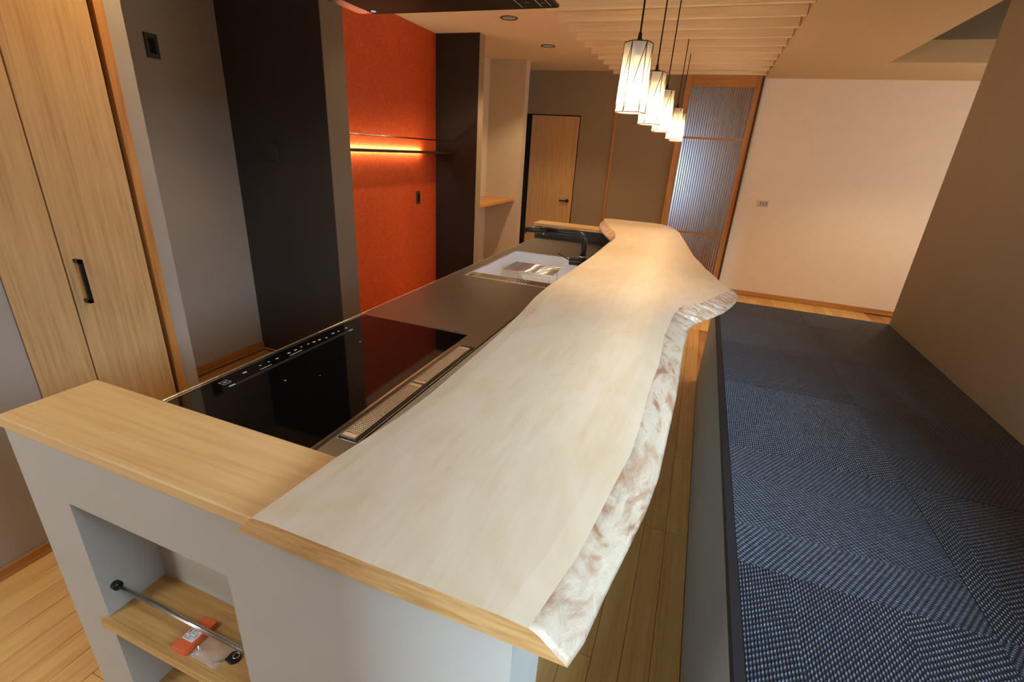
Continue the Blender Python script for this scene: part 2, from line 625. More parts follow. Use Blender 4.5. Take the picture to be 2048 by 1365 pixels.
def thing(name, label, cat, loc, group=None, kind=None):
    o = bpy.data.objects.new(name, None)
    o.empty_display_size = 0.05
    C.objects.link(o)
    o.location = loc
    WORLD_O[o.name] = Vector(loc)
    return tag(o, label, cat, group, kind)


def struct(name, mb, mats, label, cat, **kw):
    return tag(mb.build(name, mats, **kw), label, cat, None, 'structure')


def bx(*a):
    return MB().box(*a)


def lerp_table(tab):
    tab = sorted(tab)

    def f(t):
        if t <= tab[0][0]:
            return tab[0][1]
        for (a, va), (b_, vb) in zip(tab, tab[1:]):
            if t <= b_:
                k = (t - a) / (b_ - a)
                return va + (vb - va) * k
        return tab[-1][1]
    return f


XY = lambda u, v, w: (u, v, w)
XZ = lambda u, v, w: (u, w, v)
YZ = lambda u, v, w: (w, u, v)

# ------------------------------------------------------------------ dimensions (metres, floor at 0)
H_KIT, H_RIGHT = 2.39, 2.33
YB = -2.6                     # rear wall behind the photographer
YF = 6.263                    # far wall
XL = -2.0                     # folding-door wall
XR = 1.212                    # right wall face
YR = 3.404                    # end of the right wall
ZC = 0.86                     # worktop
ZW = 0.962                    # top of the half walls, underside of the slab
ZB = 0.625                    # carpeted platform

# ------------------------------------------------------------------ the setting
fl = struct('floor', bx(-3.1, 3.6, YB - 0.12, 7.6, -0.12, -0.012), 'wood_base', 'pale pine plank floor of the whole room', 'floor', origin=(0, 0, 0))
# separate boards where the floor shows
PW = 0.0875


def planks(x0, x1, y0, y1, lens):
    nx = int(round((x1 - x0) / PW))
    w = (x1 - x0) / nx
    for i in range(nx):
        y = y0 - random.random() * 0.6
        while y < y1:
            L = random.choice(lens)
            a, b_ = max(y, y0), min(y + L, y1)
            if b_ - a > 0.03:
                cx, cy = x0 + w * (i + 0.5), (a + b_) / 2
                mb = bx(x0 + w * i + 0.0006, x0 + w * (i + 1) - 0.0006, a + 0.0006, b_ - 0.0006, -0.012, 0.0)
                p = mb.build('plank', 'wood_plank', None, bevel=0.0012, segs=1, origin=(cx, cy, -0.012))
                p.parent = fl
            y += L


planks(-0.5, 0.214, 0.4, 6.25, (0.6, 0.75, 0.9))
planks(-2.0, -1.125, -0.4, 6.25, (0.75, 0.9, 1.2))
planks(0.214, 1.95, 4.6, 6.25, (0.9, 1.2))

# ceilings
struct('ceiling', bx(-3.1, 0.39, YB, 6.4, H_KIT, H_KIT + 0.1), 'paint_ceiling', 'warm white kitchen ceiling behind the hanging wooden slats', 'ceiling')
ceil = bpy.data.objects['ceiling']
cl = MB()
cl.plate([0.39, 1.245, 1.34, 2.9, 3.6], [YB, 3.3, 3.45, 5.33, 6.4], [(1.245, 2.9, 3.45, 5.33), (1.34, 3.6, YB, 3.3)], H_RIGHT, H_RIGHT + 0.16, XY)
struct('ceiling_right', cl, 'paint_ceiling_right', 'lower beige ceiling on the right with a raised rectangular recess', 'ceiling')
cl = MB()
cl.box(1.2, 3.0, 3.4, 5.4, H_RIGHT + 0.95, H_RIGHT + 1.0)  # recess also made deeper to darken its inside
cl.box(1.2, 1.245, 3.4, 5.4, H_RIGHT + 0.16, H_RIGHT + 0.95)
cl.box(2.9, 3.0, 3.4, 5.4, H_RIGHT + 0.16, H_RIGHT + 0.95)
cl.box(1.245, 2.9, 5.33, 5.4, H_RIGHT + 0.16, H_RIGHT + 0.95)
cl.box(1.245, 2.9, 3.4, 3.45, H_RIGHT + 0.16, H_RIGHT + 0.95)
struct('ceiling_recess', cl, 'paint_recess_shade', 'inside of the raised rectangular ceiling recess, its shade painted in greige', 'ceiling')
# hanging slats, one by one
ys = [6.035 - 0.2828 * k for k in range(26)]
for y in ys:
    if y < -0.6:
        continue
    p = bx(-1.176, 0.386, y, y + 0.036, H_RIGHT, H_KIT - 0.001).build('slat', 'wood_slat', None, bevel=0.0015, segs=1, origin=(-0.4, y, H_RIGHT))
    p.parent = ceil
    p.matrix_parent_inverse = Matrix.Translation(-ceil.location)

# left: folding-door wall, recess for a fridge, black partition, orange wall, dark column, niche
wl = MB()
wl.plate([-0.5, 0.79, 1.275, 1.337], [0, 2.2, H_KIT], [(0.79, 1.275, 0, 2.2)], XL - 0.12, XL, YZ)
struct('wall_left', wl, 'paint_greige', 'greige painted wall around the wooden folding door', 'wall')
struct('wall_left_rear', MB().box(-3.1, -3.0, YB, -0.38, 0, H_KIT).box(-3.0, -2.12, -0.5, -0.38, 0, H_KIT), 'paint_greige', 'wall of the rear part of the room, behind the viewpoint', 'wall')
struct('wall_recess', bx(-2.92, -2.82, 1.0, 2.6, 0, H_KIT), 'paint_greige', 'greige back wall of the tall recess with a dark outlet', 'wall')
struct('wall_recess_side', bx(-2.82, -2.12, 1.0, 1.217, 0, H_KIT), 'paint_greige', 'near side wall of the tall recess', 'wall')
pw = MB()
pw.box(-2.82, -2.0705, 2.41, 2.415, 0, H_KIT, 0)
pw.box(-2.82, -2.07, 2.415, 2.595, 0, H_KIT, 1)
struct('wall_partition', pw, ['paint_black', 'paint_taupe'], 'matt black partition wall with a taupe end', 'wall')
struct('wall_orange', bx(-2.56, -2.46, 2.595, 4.35, 0, H_KIT), 'wallpaper_orange', 'orange wallpapered kitchen wall with a glowing shelf', 'wall')
pw = MB()
pw.box(-2.46, -2.0315, 4.335, 4.34, 0, H_KIT, 0)
pw.box(-2.56, -2.03, 4.34, 4.45, 0, H_KIT, 1)
struct('wall_column', pw, ['paint_charcoal', 'paint_far'], 'charcoal wall stub to the right of the orange wall', 'wall')
nw = MB()
nw.box(-2.56, -2.46, 4.45, 5.55, 0, H_KIT)
nw.box(-2.56, -2.03, 5.55, 5.67, 0, H_KIT)
struct('wall_niche', nw, 'paint_niche', 'cream walls of the niche with a wooden shelf', 'wall')
struct('wall_passage', bx(-3.0, -2.9, 5.67, 6.4, 0, H_KIT), 'paint_far', 'end wall of the dim passage beside the wooden door', 'wall')

# far wall with door and sliding-door openings
fw = MB()
fw.plate([-3.0, -2.246, -1.55, -0.405, 0.389], [0, 1.905, 2.36, H_KIT + 0.05], [(-2.246, -1.55, 0, 1.905), (-0.405, 0.389, 0, 2.36)], YF, YF + 0.14, XZ)
struct('wall_far', fw, 'paint_far', 'dim greige far wall with wooden door and thin wood strip', 'wall')
struct('wall_white', bx(0.389, 3.6, YF, YF + 0.14, 0, H_RIGHT + 0.02), 'paint_white', 'cream white far wall on the right with a small switch plate', 'wall')
# right wall with the window behind the photographer
WY0, WY1, WZ0, WZ1 = -0.35, 1.2, 1.08, 2.15
WYM = (WY0 + WY1) / 2
wr = MB()
wr.plate([YB, WY0, WY1, YR], [0, WZ0, WZ1, H_RIGHT + 0.4], [(WY0, WY1, WZ0, WZ1)], XR, XR + 0.12, YZ)
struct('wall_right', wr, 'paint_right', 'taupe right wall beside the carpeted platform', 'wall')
wk = MB()
wk.plate([-3.1, -2.95, -1.95, 0.5, 1.15, 1.34], [0, 0.05, 0.9, 2.1, 2.2, H_KIT + 0.1], [(-2.95, -1.95, 0.05, 0.9), (-2.95, -1.95, 0.9, 2.1), (0.5, 1.15, 0.9, 2.1), (0.5, 1.15, 2.1, 2.2)], YB - 0.12, YB, XZ)
struct('wall_back', wk, 'paint_greige', 'rear wall behind the viewpoint', 'wall')
wq = MB()
wq.plate([3.3, 3.9, 5.5, 6.4], [0, 0.7, 2.0, H_RIGHT + 0.1], [(3.9, 5.5, 0.7, 2.0)], 3.5, 3.6, YZ)
struct('wall_far_right', wq, 'paint_white', 'side wall of the room beyond the right wall', 'wall')
struct('wall_corner', bx(XR + 0.12, 3.5, YR - 0.12, YR, 0, H_RIGHT + 0.1), 'paint_white', 'wall running off to the right from the end of the right wall', 'wall')
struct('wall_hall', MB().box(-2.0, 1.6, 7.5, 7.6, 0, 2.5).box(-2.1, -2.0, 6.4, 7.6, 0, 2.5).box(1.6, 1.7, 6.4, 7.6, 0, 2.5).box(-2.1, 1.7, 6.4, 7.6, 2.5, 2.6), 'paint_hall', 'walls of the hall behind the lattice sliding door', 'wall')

w1 = thing('window_1', 'wide window in the right wall behind the viewpoint', 'window', (XR, (WY0 + WY1) / 2, WZ0), None, 'structure')
wf = MB()
wf.plate([WY0, WY0 + 0.05, WYM - 0.02, WYM + 0.02, WY1 - 0.05, WY1], [WZ0, WZ0 + 0.05, WZ1 - 0.05, WZ1],
         [(WY0 + 0.05, WYM - 0.02, WZ0 + 0.05, WZ1 - 0.05), (WYM + 0.02, WY1 - 0.05, WZ0 + 0.05, WZ1 - 0.05)], XR + 0.03, XR + 0.09, YZ)
wf.build('window_frame', 'black_satin', w1)
bx(XR + 0.056, XR + 0.06, WY0 + 0.05, WYM - 0.02, WZ0 + 0.05, WZ1 - 0.05).build('pane', 'window_glass', w1)
bx(XR + 0.056, XR + 0.06, WYM + 0.02, WY1 - 0.05, WZ0 + 0.05, WZ1 - 0.05).build('pane', 'window_glass', w1)

for nm, lab, xx in (('window_added', 'unseen window beyond the right wall, added for the fill light', 3.55),):
    w2 = thing(nm, lab, 'window', (xx, 4.7, 0.7), None, 'structure')  # unseen window added to hold the side room fill
    wf = MB()
    wf.plate([3.9, 3.94, 4.68, 4.72, 5.46, 5.5], [0.7, 0.74, 1.96, 2.0], [(3.94, 4.68, 0.74, 1.96), (4.72, 5.46, 0.74, 1.96)], 3.53, 3.57, YZ)
    wf.build('window_frame', 'black_satin', w2)
    for a, c_ in ((3.94, 4.68), (4.72, 5.46)):
        bx(3.548, 3.552, a, c_, 0.74, 1.96).build('pane', 'window_glass', w2)
w3 = thing('door_added', 'unseen glazed door in the rear wall, added for the fill light', 'door', (-2.45, YB - 0.06, 0.05), None, 'structure')  # unseen door added to frame the fill from behind
wf = MB()
wf.plate([-2.95, -2.9, -2.0, -1.95], [0.05, 0.1, 2.05, 2.1], [(-2.9, -2.0, 0.1, 2.05)], YB - 0.09, YB - 0.04, XZ)
wf.build('door_frame', 'black_satin', w3)
bx(-2.9, -2.0, YB - 0.067, YB - 0.063, 0.1, 2.05).build('pane', 'window_glass', w3)
w4 = thing('window_3', 'window in the rear wall behind the viewpoint', 'window', (0.825, YB - 0.06, 0.9), None, 'structure')
wf = MB()
wf.plate([0.5, 0.53, 1.12, 1.15], [0.9, 0.93, 2.17, 2.2], [(0.53, 1.12, 0.93, 2.17)], YB - 0.09, YB - 0.04, XZ)
wf.build('window_frame', 'black_satin', w4)
bx(0.53, 1.12, YB - 0.067, YB - 0.063, 0.93, 2.17).build('pane', 'window_glass', w4)

# baseboards and trims
struct('baseboard_left', bx(XL, XL + 0.009, -0.5, 0.79, 0, 0.045), 'wood_base', 'thin wooden baseboard along the left wall', 'baseboard', bevel=0.002)
struct('baseboard_recess', bx(-2.82, -2.811, 1.217, 2.41, 0, 0.06), 'wood_base', 'orange-brown baseboard at the foot of the recess wall', 'baseboard', bevel=0.002)
struct('baseboard_partition', bx(-2.811, -2.07, 2.401, 2.41, 0, 0.012), 'wood_frame_x', 'wooden strip at the foot of the black partition', 'baseboard', bevel=0.002)
struct('baseboard_far', bx(0.4, 3.5, YF - 0.01, YF, 0, 0.056), 'wood_frame_x', 'wooden baseboard under the cream white wall', 'baseboard', bevel=0.002)
struct('trim_1', bx(-1.133, -1.109, YF - 0.014, YF, 0, H_RIGHT), 'wood_frame', 'thin vertical wooden strip on the far greige wall', 'trim', bevel=0.002)
struct('trim_2', bx(0.372, 0.39, YF - 0.05, YF + 0.03, 0, H_RIGHT - 0.002), 'wood_dark', 'dark wooden jamb between sliding door and cream white wall', 'trim', bevel=0.002)

# far wooden door
d1 = thing('door_1', 'plain oak veneer door with black lever in the far wall', 'door', (-1.86, YF + 0.02, 0), None, 'structure')
bx(-2.17, -1.557, YF - 0.004, YF + 0.034, 0.008, 1.895).build('door_leaf', 'wood_door', d1, bevel=0.002)
fr = MB()
fr.box(-2.246, -2.174, YF - 0.006, YF + 0.13, 0, 1.905)
fr.box(-1.555, -1.548, YF - 0.006, YF + 0.13, 0, 1.905)
fr.box(-2.246, -1.548, YF - 0.006, YF + 0.13, 1.897, 1.906)
fr.build('door_frame', 'black_gap', d1)
lv = MB()
lv.tube([(-1.618, YF - 0.05, 0.899), (-1.71, YF - 0.05, 0.9)], 0.009, 10)
lv.tube([(-1.618, YF - 0.004, 0.899), (-1.618, YF - 0.056, 0.899)], [0.024, 0.013], 16)
tag(lv.build('door_handle', 'black_matt', d1, smooth=True), 'black lever handle')

# lattice sliding door
d3 = thing('door_3', 'lattice sliding door with frosted glass glowing bluish', 'door', (-0.012, YF, 0), None, 'structure')
sx0, sx1 = -0.405, 0.37
sy0, sy1 = YF - 0.03, YF + 0.006
bx(sx0, sx0 + 0.078, sy0, sy1, 0.0, 2.352).build('stile', 'wood_frame', d3, bevel=0.002)
bx(sx1 - 0.06, sx1, sy0, sy1, 0.0, 2.352).build('stile', 'wood_frame', d3, bevel=0.002)
bx(sx0 + 0.078, sx1 - 0.06, sy0, sy1, 2.24, 2.352).build('rail', 'wood_frame_x', d3, bevel=0.002)
bx(sx0 + 0.078, sx1 - 0.06, sy0, sy1, 0.0, 0.12).build('rail', 'wood_frame_x', d3, bevel=0.002)
for z in (0.672, 1.722):
    bx(sx0 + 0.078, sx1 - 0.06, sy0 - 0.004, sy0 + 0.012, z - 0.011, z + 0.011).build('rail', 'wood_frame_x', d3)
nb = 24
gx0, gx1 = sx0 + 0.078, sx1 - 0.06
for k in range(nb):
    x = gx0 + (gx1 - gx0) * (k + 1) / (nb + 1)
    bx(x - 0.0055, x + 0.0055, sy0, sy0 + 0.014, 0.12, 2.24).build('slat', 'wood_frame', d3)
bx(gx0, gx1, sy0 + 0.022, sy0 + 0.026, 0.12, 2.24).build('pane', 'frosted_glass', d3)

# folding door on the left
d2 = thing('door_2', 'tall wooden folding door with two leaves and black pull', 'door', (XL, 1.03, 0), None, 'structure')
bx(XL - 0.03, XL + 0.006, 0.792, 0.958, 0.01, 2.19).build('door_leaf', 'wood_door', d2, bevel=0.003)
bx(XL - 0.03, XL + 0.006, 0.962, 1.226, 0.01, 2.19).build('door_leaf', 'wood_door', d2, bevel=0.003)
fr = MB()
fr.box(XL - 0.1, XL - 0.02, 1.226, 1.243, 0, 2.195)
fr.build('door_gap', 'wood_dark', d2)
fr = MB()
fr.box(XL - 0.1, XL + 0.008, 1.243, 1.275, 0, 2.2)
fr.box(XL - 0.1, XL + 0.008, 0.79, 1.243, 2.192, 2.2)
fr.build('door_frame', 'wood_frame', d2, bevel=0.002)
hd = MB()
hd.box(XL + 0.03, XL + 0.04, 0.987, 0.999, 0.88, 1.036)
hd.box(XL + 0.006, XL + 0.04, 0.987, 0.999, 0.88, 0.892)
hd.box(XL + 0.006, XL + 0.04, 0.987, 0.999, 1.024, 1.036)
tag(hd.build('door_handle', 'black_satin', d2, merge=False), 'black square pull handle')
struct('wall_closet', bx(-2.12, -2.1, 0.7, 1.35, 0, 2.3), 'black_gap', 'dark closet inside behind the folding door', 'wall')

# ------------------------------------------------------------------ near half wall with shelf niche
hw = thing('half_wall', 'grey half wall with open shelf niche at the near end of the island', 'half wall', (-0.63, 0.47, 0))
X0, X1 = -1.148, -0.113
b_ = MB()
b_.plate([X0, -1.015, -0.608, X1], [0, 0.06, 0.803, 0.937], [(-1.015, -0.608, 0.06, 0.803)], 0.387, 0.508, XZ)
b_.box(X0, X1, 0.508, 0.55, 0, 0.937)
b_.build('wall_body', 'paint_end_wall', hw)
bx(X0 - 0.006, -0.44, 0.383, 0.553, 0.937, ZW).build('cap_board', 'wood_cap', hw, bevel=0.003)
bx(-0.44, X1, 0.387, 0.55, 0.937, ZW - 0.001).build('wall_top', 'paint_end_wall', hw)
bx(-1.022, -0.6, 0.374, 0.387, 0.478, 0.5).build('shelf_lip', 'wood_shelf_x', hw, bevel=0.001)
bx(-1.0145, -0.6085, 0.387, 0.5075, 0.478, 0.5).build('niche_shelf', 'wood_shelf_x', hw)
bx(-1.0145, -0.6085, 0.387, 0.5075, 0.2, 0.222).build('niche_shelf', 'wood_shelf_x', hw)
rl = MB()
rl.tube([(-1.012, 0.413, 0.566), (-0.611, 0.413, 0.566)], 0.0048, 14)
r_ = rl.build('rail', 'steel_rod', hw, smooth=True)
tag(r_, 'brushed steel rail across the niche')
for x0, x1 in ((-1.015, -1.003), (-0.62, -0.608)):
    q = MB()
    q.tube([(x0, 0.413, 0.566), (x1, 0.413, 0.566)], 0.0095, 16)
    q.build('rail_socket', 'black_satin', r_, smooth=True)

# small box, bag and key on the niche shelf
ob = thing('small_box', 'flat orange box with white sticker on the niche shelf', 'box', (-0.808, 0.425, 0.5))
bx(-0.826, -0.79, 0.388, 0.462, 0.5, 0.513).build('carton', 'box_orange', ob, bevel=0.0008)
st = bx(-0.8235, -0.7945, 0.408, 0.438, 0.513, 0.5134).build('sticker', 'label_white', ob)
tx = MB()
for i in range(9):
    y = 0.4355 - i * 0.003
    for a, c_ in ((-0.8222, -0.8185 + 0.002 * (i % 3)), (-0.8135, -0.8075 - 0.0015 * (i % 2)), (-0.8055, -0.8035)):
        if (i * 3 + int(a * 1e4)) % 4:
            tx.box(a, c_, y - 0.0005, y + 0.0005, 0.5134, 0.5136)
tx.box(-0.8205, -0.8185, 0.424, 0.433, 0.5134, 0.51365)
tx.box(-0.8, -0.7985, 0.416, 0.426, 0.5134, 0.5136)
tag(tx.build('print', 'label_ink', st), None, None, None, 'stuff')

kb = thing('plastic_bag', 'crumpled clear plastic bag in front of the orange box', 'bag', (-0.757, 0.405, 0.5))
bg = MB()
NB = 15
gp = {}
for i in range(NB):
    for j in range(NB):
        x, y = -0.787 + 0.072 * i / (NB - 1), 0.392 + 0.05 * j / (NB - 1)
        e = min(i, j, NB - 1 - i, NB - 1 - j) / 3.5
        z = 0.501 + min(1, e) * 0.011 * (0.6 + 0.7 * noise.noise((x * 70, y * 70, 3)))
        x += 0.004 * noise.noise((x * 50, y * 50, 9))
        y += 0.004 * noise.noise((x * 50, y * 50, 5))
        gp[i, j] = (x, y, max(0.5008, z))
for i in range(NB - 1):
    for j in range(NB - 1):
        bg.face([gp[i, j], gp[i + 1, j], gp[i + 1, j + 1], gp[i, j + 1]])
bg.build('film', 'clear_plastic', kb, smooth=True)
hw2 = MB()
for k in range(6):
    a = k * 1.1
    cx, cy = -0.775 + 0.006 * math.cos(a), 0.404 + 0.005 * math.sin(a * 1.7)
    hw2.tube([(cx, cy, 0.502), (cx + 0.008 * math.cos(a * 2), cy + 0.006 * math.sin(a * 2), 0.5045)], 0.0018, 8)
hw2.build('screws', 'steel', kb)['label'] = 'small steel fittings'

ky = thing('key', 'key with round dark head lying on the niche shelf', 'key', (-0.715, 0.42, 0.5))
q = MB()
q.tube([(-0.7, 0.424, 0.5005), (-0.7, 0.424, 0.5055)], 0.013, 22)
q.tube([(-0.713, 0.414, 0.503), (-0.705, 0.419, 0.503)], 0.003, 8)
q.build('key_head', 'black_satin', ky, bevel=0.0008, segs=1)
q = MB()
q.box(-0.733, -0.709, 0.3955, 0.4005, 0.5005, 0.5025)
me = q.build('key_blade', 'steel', ky)
rotc = Vector((-0.709, 0.398, 0.5))
for vtx in me.data.vertices:
    p = Vector(vtx.co) + WORLD_O[ky.name]
    dx, dy = p.x - rotc.x, p.y - rotc.y
    ca, sa = math.cos(0.55), math.sin(0.55)
    vtx.co = Vector((rotc.x + dx * ca - dy * sa, rotc.y + 0.017 + dx * sa + dy * ca, p.z)) - WORLD_O[ky.name]
q = MB()
q.tube([(-0.697 + 0.006 * math.cos(a), 0.427 + 0.006 * math.sin(a), 0.5065) for a in [k * math.pi / 8 for k in range(17)]], 0.0009, 6)
q.build('key_ring', 'steel', ky, smooth=True)

# ------------------------------------------------------------------ far half wall and bar wall of the island
hf = thing('half_wall', 'low half wall with wooden cap behind the sink', 'half wall', (-0.75, 3.68, 0))
fb = MB()
fb.box(-1.165, -0.25, 3.605, 3.765, 0, 0.937)
fb.build('wall_body', 'paint_panel_dark', hf)
bx(-1.178, -0.52, 3.6, 3.77, 0.937, ZW).build('cap_board', 'wood_cap', hf, bevel=0.003)
bx(-0.52, -0.25, 3.605, 3.765, 0.937, ZW - 0.001).build('wall_top', 'paint_panel_dark', hf)
bw = thing('bar_wall', 'low wall carrying the slab along the island', 'half wall', (-0.43, 2.08, 0))
bx(-0.5, -0.36, 0.551, 3.604, 0, ZW - 0.001).build('wall_body', 'paint_end_wall', bw)
bx(-0.36, -0.351, 0.551, 3.604, 0, 0.05).build('baseboard', 'wood_base', bw)

# ------------------------------------------------------------------ worktop with cut-outs, base cabinets
wt = thing('worktop', 'dark stainless steel worktop of the kitchen island', 'worktop', (WYM + 0.02, 2.08, 0.8))
SK = (-1.075, -0.6, 2.185, 2.955)
TR = (-0.662, -0.604, 0.716, 1.335)
tp_ = MB()
tp_.plate([-1.132, SK[0], TR[0], SK[1], TR[1], -0.501], [0.551, TR[2], TR[3], SK[2], SK[3], 3.604], [SK, TR], 0.835, ZC, XY)
tp_.build('top_sheet', 'steel_top', wt)
ed = MB()
ed.box(-1.14, -1.132, 0.551, 3.604, 0.82, ZC - 0.0002)
ed.build('front_edge', 'steel', wt, bevel=0.002)
for k in range(4):
    y0, y1 = 0.556 + k * 0.762, 0.556 + (k + 1) * 0.762 - 0.004
    lab = ['island base cabinet under the cooktop near the half wall', 'second island base cabinet, under the far end of the cooktop',
           'third island base cabinet, between cooktop and sink', 'island base cabinet under the sink'][k]
    cb = thing('base_cabinet', lab, 'cabinet', (-0.82, (y0 + y1) / 2, 0), 'base cabinets of the island')
    cm = MB()
    cm.box(-1.1, -0.51, y0, y0 + 0.018, 0.08, 0.655)
    cm.box(-1.1, -0.51, y1 - 0.018, y1, 0.08, 0.655)
    cm.box(-1.1, -0.51, y0 + 0.018, y1 - 0.018, 0.08, 0.098)
    cm.box(-0.528, -0.51, y0 + 0.018, y1 - 0.018, 0.098, 0.655)
    cm.box(-1.07, -0.51, y0, y1, 0.0, 0.08)
    cm.build('body', 'black_satin', cb, merge=False)
    for z0, z1 in ((0.09, 0.45), (0.455, 0.815)):
        dr = bx(-1.122, -1.102, y0, y1, z0, z1).build('drawer', 'black_satin', cb, bevel=0.002)
        bx(-1.13, -1.122, y0 + 0.1, y1 - 0.1, z1 - 0.03, z1 - 0.015).build('handle', 'steel', dr)

# ------------------------------------------------------------------ cooktop
ck = thing('cooktop', 'black glass induction cooktop set in the island', 'cooktop', (-0.89, 1.03, ZC))
GX0, GX1, GY0, GY1 = -1.108, -0.674, 0.6, 1.412
bx(GX0, GX1, GY0, GY1, ZC, ZC + 0.005).build('glass', 'glass_black', ck, bevel=0.001)
tr_ = MB()
tr_.plate([GX0 - 0.008, GX0, GX1, GX1 + 0.006], [GY0 - 0.006, GY0, GY1, GY1 + 0.005], [(GX0, GX1, GY0, GY1)], ZC, ZC + 0.006, XY)
tr_.build('steel_trim', 'steel_bright', ck)
bx(-1.053, -1.041, 0.78, 1.262, ZC + 0.005, ZC + 0.0052).build('control_band', 'band_grey', ck)


for (yy, xx, w, l) in ((0.853, -1.083, 0.006, 0.012), (0.905, -1.083, 0.004, 0.006), (0.934, -1.082, 0.004, 0.006), (0.962, -1.079, 0.005, 0.009),
                       (1.008, -1.08, 0.005, 0.01), (1.035, -1.08, 0.005, 0.01), (1.062, -1.083, 0.004, 0.006), (1.09, -1.081, 0.004, 0.009),
                       (1.112, -1.078, 0.006, 0.01), (1.134, -1.076, 0.006, 0.01), (1.158, -1.068, 0.005, 0.009), (1.2, -1.077, 0.006, 0.01),
                       (1.225, -1.075, 0.004, 0.007), (1.262, -1.073, 0.006, 0.009),
                       (0.905, -1.062, 0.002, 0.04), (1.02, -1.063, 0.0025, 0.05), (1.255, -1.047, 0.004, 0.02), (0.785, -1.05, 0.005, 0.018)):
    bx(xx - w / 2, xx + w / 2, yy - l / 2, yy + l / 2, ZC + 0.0052, ZC + 0.0054).build('icon', 'icon_white', ck)
ic = MB()
ic.plate([-1.09, -1.087, -1.07, -1.067], [0.776, 0.779, 0.797, 0.8], [(-1.087, -1.07, 0.779, 0.797)], ZC + 0.005, ZC + 0.0053, XY)
ic.build('icon', 'icon_grey', ck)
for x, y, w, l in ((-1.079, 0.788, 0.008, 0.01), (-0.954, 0.867, 0.006, 0.006), (-0.954, 1.185, 0.006, 0.006), (-0.895, 0.932, 0.004, 0.004)):
    bx(x - w / 2, x + w / 2, y - l / 2, y + l / 2, ZC + 0.005, ZC + 0.0053).build('icon', 'icon_grey', ck)
ch = MB()                                                        # steel trough the grilles hang in
tx0, tx1, ty0, ty1 = TR
ch.box(tx0 + 0.0005, tx1 - 0.0005, ty0, ty1, ZC - 0.042, ZC - 0.04)
ch.box(tx0 + 0.0002, tx0 + 0.0022, ty0, ty1, ZC - 0.04, ZC - 0.0002)
ch.box(tx1 - 0.0022, tx1 - 0.0002, ty0, ty1, ZC - 0.04, ZC - 0.0002)
ch.box(tx0 + 0.0022, tx1 - 0.0022, ty0 + 0.0002, ty0 + 0.0022, ZC - 0.04, ZC - 0.0002)
ch.box(tx0 + 0.0022, tx1 - 0.0022, ty1 - 0.0022, ty1 - 0.0002, ZC - 0.04, ZC - 0.0002)
ch.build('trough', 'steel', wt, merge=False)

# exhaust grilles: perforated covers
def grille_mesh(y0, y1, parent):
    gx0, gx1 = -0.653, -0.613
    us, holes = [gx0, gx0 + 0.003], []
    n_u = 6
    pu = (gx1 - gx0 - 0.006) / n_u
    ucells = []
    for i in range(n_u):
        a = gx0 + 0.003 + i * pu
        us += [a + pu * 0.72, a + pu] if i < n_u - 1 else [a + pu * 0.72, gx1]
        ucells.append((a, a + pu * 0.72))
    vs = [y0, y0 + 0.014]
    n_v = 38
    pv = (y1 - y0 - 0.028) / n_v
    vcells = []
    for j in range(n_v):
        a = y0 + 0.014 + j * pv
        vs += [a + pu * 0.74, a + pv]
        vcells.append((a, a + pu * 0.74))
    vs += [y1]
    for a in ucells:
        for c_ in vcells:
            holes.append((a[0], a[1], c_[0], c_[1]))
    g = MB()
    holeset = set()
    # direct grid test keeps this quick
    nu, nv = len(us) - 1, len(vs) - 1
    sol = lambda i, j: not (i % 2 == 1 and i < nu and 1 <= j < nv - 1 and j % 2 == 1)
    zt = ZC + 0.006
    for i in range(nu):
        for j in range(nv):
            if sol(i, j):
                a, b2, c_, d2_ = us[i], us[i + 1], vs[j], vs[j + 1]
                g.face([(a, c_, zt), (b2, c_, zt), (b2, d2_, zt), (a, d2_, zt)])
            else:
                a, b2, c_, d2_ = us[i], us[i + 1], vs[j], vs[j + 1]
                zl = zt - 0.004
                g.face([(a, c_, zl), (b2, c_, zl), (b2, c_, zt), (a, c_, zt)])
                g.face([(a, d2_, zl), (b2, d2_, zl), (b2, d2_, zt), (a, d2_, zt)])
                g.face([(a, c_, zl), (a, d2_, zl), (a, d2_, zt), (a, c_, zt)])
                g.face([(b2, c_, zl), (b2, d2_, zl), (b2, d2_, zt), (b2, c_, zt)])
    g.build('perforated_top', 'steel_grille', parent)
    s = MB()
    s.plate([gx0, gx0 + 0.002, gx1 - 0.002, gx1], [y0, y0 + 0.002, y1 - 0.002, y1], [(gx0 + 0.002, gx1 - 0.002, y0 + 0.002, y1 - 0.002)], ZC - 0.012, zt, XY)
    s.build('skirt', 'steel_grille', parent)
    f_ = MB()
    f_.box(gx0 + 0.004, gx1 - 0.004, y0 + 0.01, y1 - 0.01, ZC - 0.035, ZC - 0.03)
    f_.build('filter', 'black_gap', parent)


for y0, y1, lab in ((0.724, 1.014, 'nearer perforated steel exhaust grille beside the cooktop'), (1.019, 1.309, 'farther perforated steel exhaust grille beside the cooktop')):
    gr = thing('exhaust_grille', lab, 'grille', (-0.633, (y0 + y1) / 2, ZC - 0.04), 'exhaust grilles of the cooktop')
    grille_mesh(y0, y1, gr)

# ------------------------------------------------------------------ sink, rack, faucet
sk = thing('sink', 'white undermounted sink in the island worktop', 'sink', (-0.84, 2.57, 0.66))
bs = MB()


def rr(x0, x1, y0, y1, r, z, n=5):
    pts = []
    for cx, cy, a0 in ((x1 - r, y1 - r, 0), (x0 + r, y1 - r, 90), (x0 + r, y0 + r, 180), (x1 - r, y0 + r, 270)):
        for k in range(n + 1):
            a = math.radians(a0 + 90 * k / n)
            pts.append((cx + r * math.cos(a), cy + r * math.sin(a), z))
    return pts


